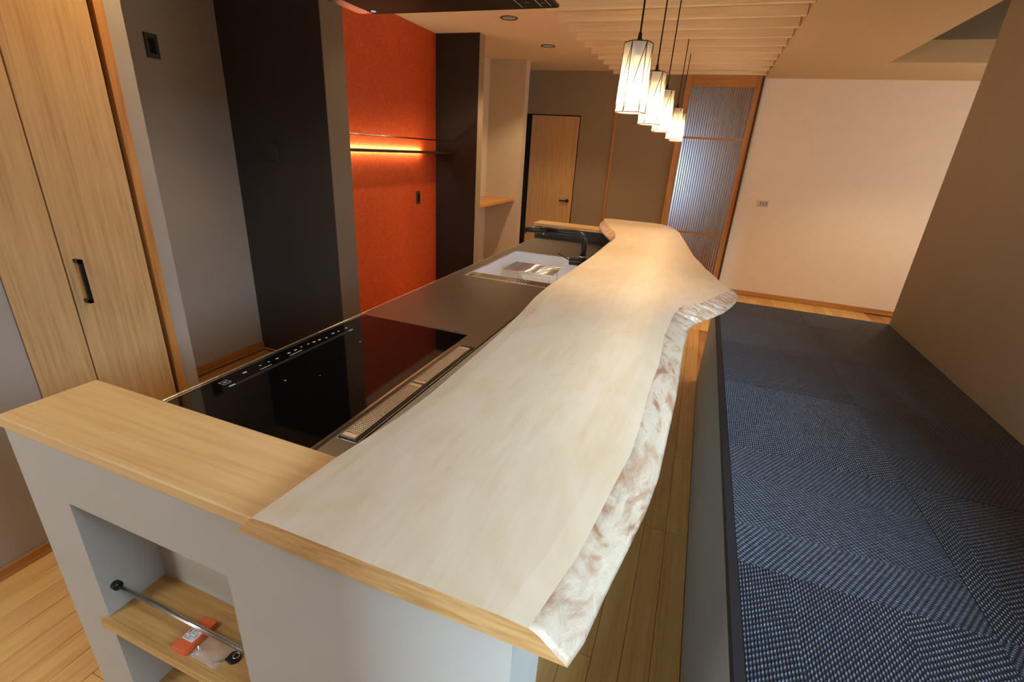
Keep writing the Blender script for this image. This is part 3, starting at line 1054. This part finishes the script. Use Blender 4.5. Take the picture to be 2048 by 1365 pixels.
lo_ = [rr(SK[0] + 0.001, SK[1] - 0.001, SK[2] + 0.001, SK[3] - 0.001, 0.03, ZC - 0.002),
       rr(SK[0] + 0.012, SK[1] - 0.012, SK[2] + 0.012, SK[3] - 0.012, 0.04, ZC - 0.15),
       rr(SK[0] + 0.03, SK[1] - 0.03, SK[2] + 0.03, SK[3] - 0.03, 0.05, ZC - 0.18)]
for a, c_ in zip(lo_, lo_[1:]):
    for k in range(len(a)):
        k2 = (k + 1) % len(a)
        bs.face([a[k], a[k2], c_[k2], c_[k]])
bs.face(lo_[-1])
out = [rr(SK[0] - 0.004, SK[1] + 0.004, SK[2] - 0.004, SK[3] + 0.004, 0.03, 0.834), rr(SK[0] + 0.02, SK[1] - 0.02, SK[2] + 0.02, SK[3] - 0.02, 0.05, ZC - 0.19)]
bs.build('basin', 'sink_white', sk, smooth=False)
cr = MB()
cr.plate([SK[0], SK[0] + 0.006, SK[1] - 0.006, SK[1]], [SK[2], SK[2] + 0.006, SK[3] - 0.006, SK[3]], [(SK[0] + 0.006, SK[1] - 0.006, SK[2] + 0.006, SK[3] - 0.006)], ZC - 0.004, ZC + 0.0008, XY)
cr.build('sink_rim', 'steel', sk)
dn = MB()
dn.tube([(-0.84, 2.6, ZC - 0.18), (-0.84, 2.6, ZC - 0.176)], 0.05, 24)
dn.build('drain', 'steel', sk)
# slotted plate across the near end of the sink
sp = thing('drain_plate', 'slotted stainless plate across the near end of the sink', 'plate', (-0.84, 2.24, ZC - 0.01))
us = [SK[0] + 0.007]
slots = []
for k in range(7):
    a = -0.845 + k * 0.016
    us += [a, a + 0.008]
    slots.append(a)
us += [-0.7, -0.69, -0.675, -0.665, SK[1] - 0.007]
us = sorted(us)
vs = [SK[2] + 0.007, 2.205, 2.232, 2.244, 2.272, SK[2] + 0.1]
hl = []
for a in slots:
    hl += [(a, a + 0.008, 2.205, 2.232), (a, a + 0.008, 2.244, 2.272)]
q = MB()
q.plate(us, vs, hl, ZC - 0.006, ZC - 0.004, XY)
q.build('plate', 'steel_bright', sp)
q = MB()
q.box(SK[0] + 0.007, SK[1] - 0.007, SK[2] + 0.1, SK[2] + 0.102, ZC - 0.016, ZC - 0.004)
q.build('lip', 'steel_bright', sp)
# draining rack
rk = thing('sink_rack', 'stainless wire draining rack inside the white sink', 'rack', (-0.86, 2.7, 0.8))
rx0, rx1, ry0, ry1, rz = -1.02, -0.72, 2.6, 2.83, 0.815
fr = MB()
fr.tube([(rx0, ry0, rz), (rx1, ry0, rz), (rx1, ry1, rz), (rx0, ry1, rz), (rx0, ry0, rz)], 0.004, 8)
fr.build('rack_frame', 'steel_bright', rk)
for k in range(11):
    y = ry0 + (ry1 - ry0) * (k + 0.5) / 11
    q = MB()
    q.tube([(rx0, y, rz), (rx1, y, rz)], 0.0042, 8)
    q.build('bar', 'steel_bright', rk, smooth=True)
for x in (rx0 + 0.04, rx1 - 0.04):
    q = MB()
    q.tube([(x, ry0, rz - 0.004), (x, ry1, rz - 0.004)], 0.003, 8)
    q.build('runner', 'steel_bright', rk)
for x in (rx0 + 0.02, rx1 - 0.02):
    for y in (ry0 + 0.03, ry1 - 0.03):
        q = MB()
        q.tube([(x, y, rz), (x, y, ZC - 0.178)], 0.003, 6)
        q.build('foot', 'steel_bright', rk)

fc = thing('faucet', 'black gooseneck kitchen faucet with long pull-out spout', 'faucet', (-0.565, 2.71, ZC))
q = MB()
q.tube([(-0.575, 2.71, ZC), (-0.575, 2.71, ZC + 0.006)], 0.03, 24)
q.build('base_plate', 'black_satin', fc, smooth=False)
q = MB()
q.tube([(-0.575, 2.71, ZC + 0.006), (-0.575, 2.71, ZC + 0.075)], 0.024, 20)
q.tube([(-0.575, 2.71, ZC + 0.035), (-0.648, 2.71, ZC + 0.032)], 0.021, 18)
q.build('body', 'black_satin', fc, smooth=False)
q = MB()
q.tube([(-0.642, 2.71, ZC + 0.035), (-0.72, 2.7, ZC + 0.072)], 0.0035, 8)
q.build('lever', 'black_satin', fc, smooth=True)
sp_pts = [(-0.575, 2.71, ZC + 0.07), (-0.573, 2.71, ZC + 0.12), (-0.573, 2.71, ZC + 0.15)]
for k in range(9):
    a = math.radians(90 * k / 8)
    sp_pts.append((-0.573 - 0.048 * (1 - math.cos(a)), 2.71, ZC + 0.152 + 0.046 * math.sin(a)))
sp_pts += [(-0.7, 2.71, ZC + 0.1965), (-0.8, 2.71, ZC + 0.1925)]
q = MB()
q.tube(sp_pts, 0.0165, 18)
q.build('spout', 'black_satin', fc, smooth=True)
q = MB()
q.tube([(-0.8, 2.71, ZC + 0.1925), (-0.803, 2.71, ZC + 0.1923), (-0.93, 2.71, ZC + 0.1855), (-0.942, 2.71, ZC + 0.185)], [0.0165, 0.018, 0.0165, 0.012], 18)
sh = q.build('spray_head', 'black_satin', fc, smooth=True)
q = MB()
q.tube([(-0.925, 2.71, ZC + 0.172), (-0.925, 2.71, ZC + 0.16)], 0.012, 14)
q.build('nozzle', 'steel_bright', sh)
q = MB()
q.tube([(-0.825, 2.71, ZC + 0.205), (-0.825, 2.71, ZC + 0.214)], 0.007, 12)
q.build('button', 'steel_bright', sh)
q = MB()
q.tube([(-0.818, 2.695, ZC + 0.18), (-0.818, 2.695, ZC + 0.168)], 0.006, 12)
q.build('button', 'steel_bright', sh)
q = MB()
q.tube([(-0.575, 2.71, ZC + 0.066), (-0.575, 2.71, ZC + 0.074)], 0.0248, 20)
q.build('ring', 'steel', fc)

# ------------------------------------------------------------------ live-edge slab
LT = lerp_table([(0.354, -0.485), (0.517, -0.474), (0.656, -0.455), (0.771, -0.449), (1.004, -0.452), (1.135, -0.455), (1.37, -0.468), (1.559, -0.484),
                 (1.73, -0.487), (2.011, -0.476), (2.323, -0.466), (2.658, -0.456), (3.052, -0.458), (3.2, -0.475), (3.351, -0.512), (3.5, -0.56), (3.667, -0.614), (3.85, -0.675), (3.99, -0.707), (4.03, -0.69)])
RT = lerp_table([(0.354, -0.088), (0.427, -0.073), (0.473, -0.063), (0.554, -0.053), (0.662, -0.041), (0.738, -0.031), (0.842, -0.028), (0.975, -0.028), (1.061, -0.026), (1.172, -0.021),
                 (1.285, -0.023), (1.402, -0.025), (1.538, -0.018), (1.634, -0.011), (1.71, 0.0), (1.76, 0.016), (1.841, 0.076), (1.955, 0.111), (2.07, 0.15), (2.13, 0.172), (2.17, 0.188), (2.2, 0.182),
                 (2.305, 0.141), (2.484, 0.083), (2.79, 0.019), (3.263, -0.045), (3.5, -0.078), (3.635, -0.094), (3.8, -0.133), (3.871, -0.157), (3.96, -0.195), (4.03, -0.26)])
RB = lerp_table([(0.354, -0.041), (0.389, -0.03), (0.464, -0.019), (0.538, -0.006), (0.639, 0.011), (0.74, 0.022), (0.918, 0.028), (1.069, 0.033), (1.243, 0.034), (1.432, 0.035), (1.513, 0.039),
                 (1.62, 0.046), (1.692, 0.074), (1.78, 0.12), (1.859, 0.156), (1.95, 0.185), (2.05, 0.21), (2.13, 0.222), (2.2, 0.212), (2.305, 0.16), (2.484, 0.095), (2.79, 0.028), (3.263, -0.038), (3.635, -0.088), (3.871, -0.15), (4.03, -0.25)])
LB = lerp_table([(0.354, -0.522), (0.39, -0.5), (0.45, -0.477), (0.6, -0.455), (1.0, -0.445), (2.0, -0.468), (2.9, -0.452), (3.05, -0.47), (3.2, -0.52), (3.35, -0.575), (3.5, -0.63), (3.7, -0.685), (3.9, -0.72), (4.03, -0.7)])
ZT, ZU = 1.0, ZW
NS = 330
NT, NE = 12, 8
rows = []
for i in range(NS + 1):
    t = i / NS
    y = 0.356 + (4.03 - 0.356) * t
    lt, rt, rb, lb = LT(y), RT(y), RB(y), LB(y)
    prof = []
    amp_r = 0.004 + (0.007 if 1.55 < y < 2.25 else 0.0)
    amp_l = 0.0015 + (0.012 if y > 3.15 else 0.0)
    for k in range(NT + 1):
        s = k / NT
        x = lt + (rt - lt) * s
        z = ZT
        if k in (0, NT):
            z -= 0.002
        # the branch stub sinks a little towards its tip
        if x > 0.0:
            fy = max(0.0, 1 - abs(y - 2.1) / 0.55)
            z -= 0.02 * min(1, x / 0.19) * fy * fy * (3 - 2 * fy)
        prof.append((x, y, z))
    z_r = prof[-1][2]
    for k in range(1, NE + 1):
        s = k / NE
        x = rt + (rb - rt) * (s ** 0.85)
        z = z_r + (ZU - z_r) * s
        n = noise.noise((y * 9, s * 2.2, 1.7)) + 0.6 * noise.noise((y * 30, s * 5, 4.2))
        if 1.55 < y < 2.25:
            n += 0.9 * math.sin(y * 120 + 3 * noise.noise((y * 8, s * 2, 0)))
        env = math.sin(math.pi * min(1, s * 1.0)) ** 0.7 if k < NE else 0.0
        prof.append((x + amp_r * n * env, y, z))
    for k in range(1, 7):
        s = k / 6
        prof.append((rb + (lb - rb) * s, y, ZU))
    for k in range(1, 6):
        s = k / 6
        n = noise.noise((y * 14, s * 3, 8.1)) + 0.7 * noise.noise((y * 40, s * 7, 2.2))
        prof.append((lb + (lt - lb) * s + amp_l * n * math.sin(math.pi * s), y, ZU + (ZT - 0.002 - ZU) * s))
    rows.append(prof)
sl = MB()
P = len(rows[0])
for r in rows:
    sl.v += r
for i in range(NS):
    ymid = (rows[i][0][1] + rows[i + 1][0][1]) / 2
    for k in range(P):
        k2 = (k + 1) % P
        a, b2 = i * P + k, i * P + k2
        sl.f.append((a, b2, b2 + P, a + P))
        if k < NT or NT + NE <= k < NT + NE + 6:
            mi = 0
        elif k < NT + NE:
            mi = 2 if 1.66 < ymid < 2.16 else 1
        else:
            mi = 2 if ymid > 3.2 else 1
        sl.mi.append(mi)
sl.f.append(tuple(range(P))[::-1])
sl.mi.append(3)
sl.f.append(tuple(range(NS * P, NS * P + P)))
sl.mi.append(3)
slab = sl.build('live_edge_slab', ['slab_top', 'slab_edge', 'slab_bark', 'slab_end'], None, merge=False)
for p in slab.data.polygons:
    if p.material_index in (1, 2):
        p.use_smooth = True
tag(slab, 'long pale live-edge wooden slab counter running along the island', 'counter')

# ------------------------------------------------------------------ carpeted platform
pf = thing('raised_platform', 'raised platform covered in dark blue woven carpet tiles', 'platform', (0.72, 1.0, 0))
PXE = 0.215
q = MB()
q.box(PXE, XR - 0.001, YB + 0.001, YR, 0, ZB - 0.03)
q.build('riser', 'paint_riser', pf)
q = MB()
q.box(PXE, PXE + 0.02, YB + 0.001, YR, ZB - 0.03, ZB)
q.box(PXE + 0.02, XR - 0.001, YR - 0.012, YR, ZB - 0.03, ZB)
q.build('edge_strip', 'rim_black', pf, merge=False)
q = MB()
q.box(PXE + 0.02, XR - 0.001, YB + 0.001, YR - 0.012, ZB - 0.03, ZB - 0.007)
q.build('tile_bed', 'rim_black', pf)
xs_ = [PXE + 0.0205, 0.722, XR - 0.002]
ys_ = [YR - 0.0125, 3.085, 2.565, 2.045, 1.515, 0.99, 0.465, -0.06, -0.58, -1.1]
for j in range(len(ys_) - 1):
    for i in range(2):
        x0, x1 = xs_[i], xs_[i + 1]
        y1, y0 = ys_[j], ys_[j + 1]
        g = 0.0002
        cxy = Vector(((x0 + x1) / 2, (y0 + y1) / 2, ZB - 0.0065))
        rot = (i + j) % 2 == 0
        hx, hy = (x1 - x0) / 2 - g, (y1 - y0) / 2 - g
        if rot:
            hx, hy = hy, hx
        m_ = MB()
        m_.box(cxy.x - hx, cxy.x + hx, cxy.y - hy, cxy.y + hy, ZB - 0.0065, ZB)
        o = m_.build('carpet_tile', 'woven_carpet', None, bevel=0.0007, segs=1, origin=cxy)
        o.parent = pf
        o.matrix_parent_inverse = Matrix.Translation(-Vector(pf.location))
        if rot:
            o.rotation_euler[2] = math.pi / 2

# ------------------------------------------------------------------ range hood
rh = thing('range_hood', 'slim black range hood hanging over the cooktop', 'range hood', (-0.86, 1.1, 1.88))
hx0, hx1, hy0, hy1, hz = -1.22, -0.5, 0.62, 1.62, 1.88
q = MB()
q.box(hx0, hx1, hy0, hy1, hz + 0.002, hz + 0.008)
q.build('skirt_plate', 'bronze_plate', rh, bevel=0.001)
q = MB()
q.box(hx0 + 0.07, hx1 + 0.001, hy0 + 0.03, hy1 - 0.012, hz - 0.004, hz + 0.002)
q.box(hx0 + 0.04, hx1 - 0.03, hy0 + 0.03, hy1 - 0.03, hz + 0.008, hz + 0.06)
q.build('body', 'hood_black', rh, bevel=0.001, merge=False)
q = MB()
q.box(-1.0, -0.72, 0.95, 1.3, hz + 0.06, H_KIT - 0.002)
q.build('duct_cover', 'black_satin', rh)
q = MB()
q.tube([(hx0 + 0.095, 1.57, hz - 0.004), (hx0 + 0.095, 1.57, hz - 0.006)], 0.008, 18)
q.build('lamp', 'led_cool', rh)
for x in (-0.515, -0.545, -0.605):
    bx(x - 0.0012, x + 0.0012, 1.36, 1.585, hz - 0.0045, hz - 0.004).build('slot', 'icon_white', rh)
for x, y in ((-0.53, 1.55), (-0.575, 1.54), (-0.565, 1.5)):
    bx(x - 0.006, x + 0.006, y - 0.003, y + 0.003, hz - 0.0045, hz - 0.004).build('button', 'icon_grey', rh)

# ------------------------------------------------------------------ pendants
LAMPS = [(2.04, 'front-most and largest of the five paper pendant lamps in the row'),
         (2.70, 'second paper pendant lamp from the front of the row of five'),
         (3.36, 'middle paper pendant lamp of the row of five'),
         (4.46, 'fourth paper pendant lamp, partly hidden by the third'),
         (4.97, 'rear-most and smallest paper pendant lamp of the row of five')]
PXL = -0.316
ZST, ZSB = 1.866, 1.636
RTP, RBT = 0.051, 0.057


def hexp(r, z, y, ph, k):
    a = math.radians(60 * k + ph)
    return Vector((PXL + r * math.cos(a), y + r * math.sin(a), z))


for y, lab in LAMPS:
    pd = thing('pendant_lamp', lab, 'pendant lamp', (PXL, y, ZSB), 'paper pendant lamps over the slab')
    PH = 12
    top = [hexp(RTP, ZST, y, PH, k) for k in range(6)]
    bot = [hexp(RBT, ZSB, y, PH, k) for k in range(6)]
    s = MB()
    for k in range(6):
        k2 = (k + 1) % 6
        s.face([bot[k], bot[k2], top[k2]])
        s.face([bot[k], top[k2], top[k]])
    s.build('shade', 'shade_paper', pd)
    s = MB()
    RW = 0.0015
    for k in range(6):
        k2 = (k + 1) % 6
        s.tube([top[k], bot[k]], RW, 5)
        s.tube([top[k2], bot[k]], RW, 5)
        s.tube([top[k], top[k2]], RW * 1.3, 5)
        s.tube([bot[k], bot[k2]], RW * 1.3, 5)
        s.tube([top[k], Vector((PXL, y, ZST + 0.004))], RW, 5)
    s.build('wire_frame', 'wood_dark', pd, merge=False)
    s = MB()
    s.tube([(PXL, y, ZST + 0.002), (PXL, y, ZST + 0.008), (PXL, y, ZST + 0.012), (PXL, y, ZST + 0.032)], [0.026, 0.02, 0.008, 0.006], 16)
    s.build('cap', 'black_matt', pd, smooth=False)
    s = MB()
    s.tube([(PXL, y, ZST + 0.03), (PXL, y, H_KIT - 0.012)], 0.0034, 8)
    s.build('cord', 'black_matt', pd, smooth=True)
    s = MB()
    s.tube([(PXL, y, H_KIT - 0.016), (PXL, y, H_KIT - 0.0005)], 0.012, 16)
    s.build('canopy', 'black_matt', pd)
    s = MB()
    zs = [ZST + 0.002, ZST - 0.04, ZST - 0.05]
    s.tube([(PXL, y, zs[0]), (PXL, y, zs[1])], 0.014, 14)
    s.build('socket', 'black_matt', pd)
    s = MB()
    zb = ZST - 0.1
    s.tube([(PXL, y, ZST - 0.04), (PXL, y, zb + 0.03), (PXL, y, zb + 0.012), (PXL, y, zb - 0.008), (PXL, y, zb - 0.022), (PXL, y, zb - 0.028)],
           [0.011, 0.013, 0.02, 0.021, 0.013, 0.003], 14)
    s.build('bulb', 'bulb_warm', pd, smooth=True)
    lo = light('pendant_light', 'POINT', (0, 0, ZST - 0.15 - ZSB), (0, 0, 0), 15, (1.0, 0.74, 0.45), shadow_soft_size=0.02)
    lo.parent = pd

# ------------------------------------------------------------------ downlights
DL = [(-1.592, 3.903, 'nearer of the two recessed ceiling downlights'), (-1.59, 4.891, 'farther of the two recessed ceiling downlights')]
for x, y, lab in DL:
    dl = thing('downlight', lab, 'downlight', (x, y, H_KIT - 0.004), 'recessed ceiling downlights')
    q = MB()
    ring = 28
    for k in range(ring):
        a0, a1 = 2 * math.pi * k / ring, 2 * math.pi * (k + 1) / ring
        P_ = lambda r, a, z: (x + r * math.cos(a), y + r * math.sin(a), z)
        q.face([P_(0.068, a0, H_KIT), P_(0.068, a1, H_KIT), P_(0.066, a1, H_KIT - 0.004), P_(0.066, a0, H_KIT - 0.004)])
        q.face([P_(0.066, a0, H_KIT - 0.004), P_(0.066, a1, H_KIT - 0.004), P_(0.054, a1, H_KIT - 0.004), P_(0.054, a0, H_KIT - 0.004)])
        q.face([P_(0.054, a0, H_KIT - 0.004), P_(0.054, a1, H_KIT - 0.004), P_(0.05, a1, H_KIT - 0.0006), P_(0.05, a0, H_KIT - 0.0006)])
    q.build('trim_ring', 'wood_dark', dl)
    q = MB()
    q.tube([(x, y, H_KIT - 0.0015), (x, y, H_KIT - 0.0002)], 0.052, 28)
    q.build('lens', 'lens_warm', dl)
for x, y, e in ((-1.592, 3.903, 44), (-1.59, 4.891, 54), (-1.592, 2.9, 14), (-1.6, 1.35, 34), (1.9, 4.75, 40), (0.9, -1.2, 20)):  # first two serve the fixtures; the others are added fill without fixtures
    z = (H_KIT if x < 0.39 else H_RIGHT) - 0.01
    light('downlight_and_fill', 'SPOT', (x, y, z), (0, 0, 0), e, WARM, spot_size=math.radians(118), spot_blend=0.45, shadow_soft_size=0.045)
# added neutral fill from above, behind the viewpoint, without a fixture
light('rear_fill_light', 'SPOT', (-1.45, -0.5, H_KIT - 0.02), (0, 0, 0), 66, (0.97, 0.97, 1.0), spot_size=math.radians(150), spot_blend=0.7, shadow_soft_size=0.2)

# ------------------------------------------------------------------ orange wall: glowing shelf, rail, outlet
XO = -2.46
ls = thing('led_shelf', 'dark wall shelf with glowing light strip on the orange wall', 'shelf', (-2.35, 3.45, 1.4))
q = MB()
q.box(-2.436, -2.265, 2.6, 4.333, 1.401, 1.419)
q.build('board', 'shelf_black', ls, bevel=0.001)
q = MB()
q.box(-2.444, -2.4365, 2.6, 4.06, 1.409, 1.4185)
q.build('light_strip', 'led_warm', ls)
for y in (2.75, 3.45, 4.2):
    bx(-2.46, -2.436, y - 0.004, y + 0.004, 1.407, 1.413).build('bracket', 'shelf_black', ls)
ra = thing('hanging_rail', 'thin steel rail above the glowing shelf', 'rail', (-2.28, 3.45, 1.51))
q = MB()
q.tube([(-2.285, 2.6, 1.514), (-2.285, 4.333, 1.514)], 0.0055, 10)
q.build('rod', 'steel_rod', ra, smooth=True)
q = MB()
q.tube([(-2.285, 4.3335, 1.514), (-2.285, 4.327, 1.514)], 0.012, 14)
q.build('end_socket', 'black_satin', ra)
q = MB()
q.tube([(-2.285, 2.5955, 1.514), (-2.285, 2.602, 1.514)], 0.012, 14)
q.build('end_socket', 'black_satin', ra)
ou = thing('wall_outlet', 'dark vertical outlet plate on the orange wall', 'outlet', (XO, 4.0, 0.953))
bx(XO, XO + 0.006, 3.967, 4.037, 0.953, 1.07).build('plate', 'grey_plate', ou, bevel=0.001)
bx(XO + 0.006, XO + 0.008, 3.985, 4.019, 0.975, 1.048).build('socket', 'black_satin', ou)

ou = thing('wall_outlet', 'black outlet plate high on the greige recess wall', 'outlet', (-2.82, 2.0, 1.81))
bx(-2.82, -2.812, 1.966, 2.033, 1.811, 1.925).build('plate', 'switch_dark', ou, bevel=0.001)
bx(-2.812, -2.809, 1.984, 2.015, 1.833, 1.903).build('socket', 'black_gap', ou)

ou = thing('blank_plate', 'black blank plate on the black partition wall', 'wall plate', (-2.512, 2.41, 1.325))
bx(-2.56, -2.465, 2.402, 2.41, 1.325, 1.423).build('plate', 'paint_black', ou, bevel=0.002)

ou = thing('wall_switch', 'small pale switch plate on the cream white wall', 'switch', (0.666, YF, 1.035))
bx(0.612, 0.724, YF - 0.006, YF, 1.036, 1.112).build('plate', 'plate_white', ou, bevel=0.001)
for x in (0.634, 0.664, 0.694):
    bx(x - 0.004, x + 0.016, YF - 0.009, YF - 0.006, 1.05, 1.098).build('rocker', 'plate_grey', ou)

ns = thing('niche_shelf', 'light wooden shelf board in the cream niche', 'shelf', (-2.27, 5.0, 0.9))
bx(-2.4595, -2.085, 4.4505, 5.5495, 0.905, 0.932).build('board', 'wood_shelf_y', ns, bevel=0.002)
for y in (4.55, 5.45):
    bx(-2.4595, -2.2, y - 0.012, y + 0.012, 0.88, 0.905).build('bracket', 'wood_shelf_y', ns)
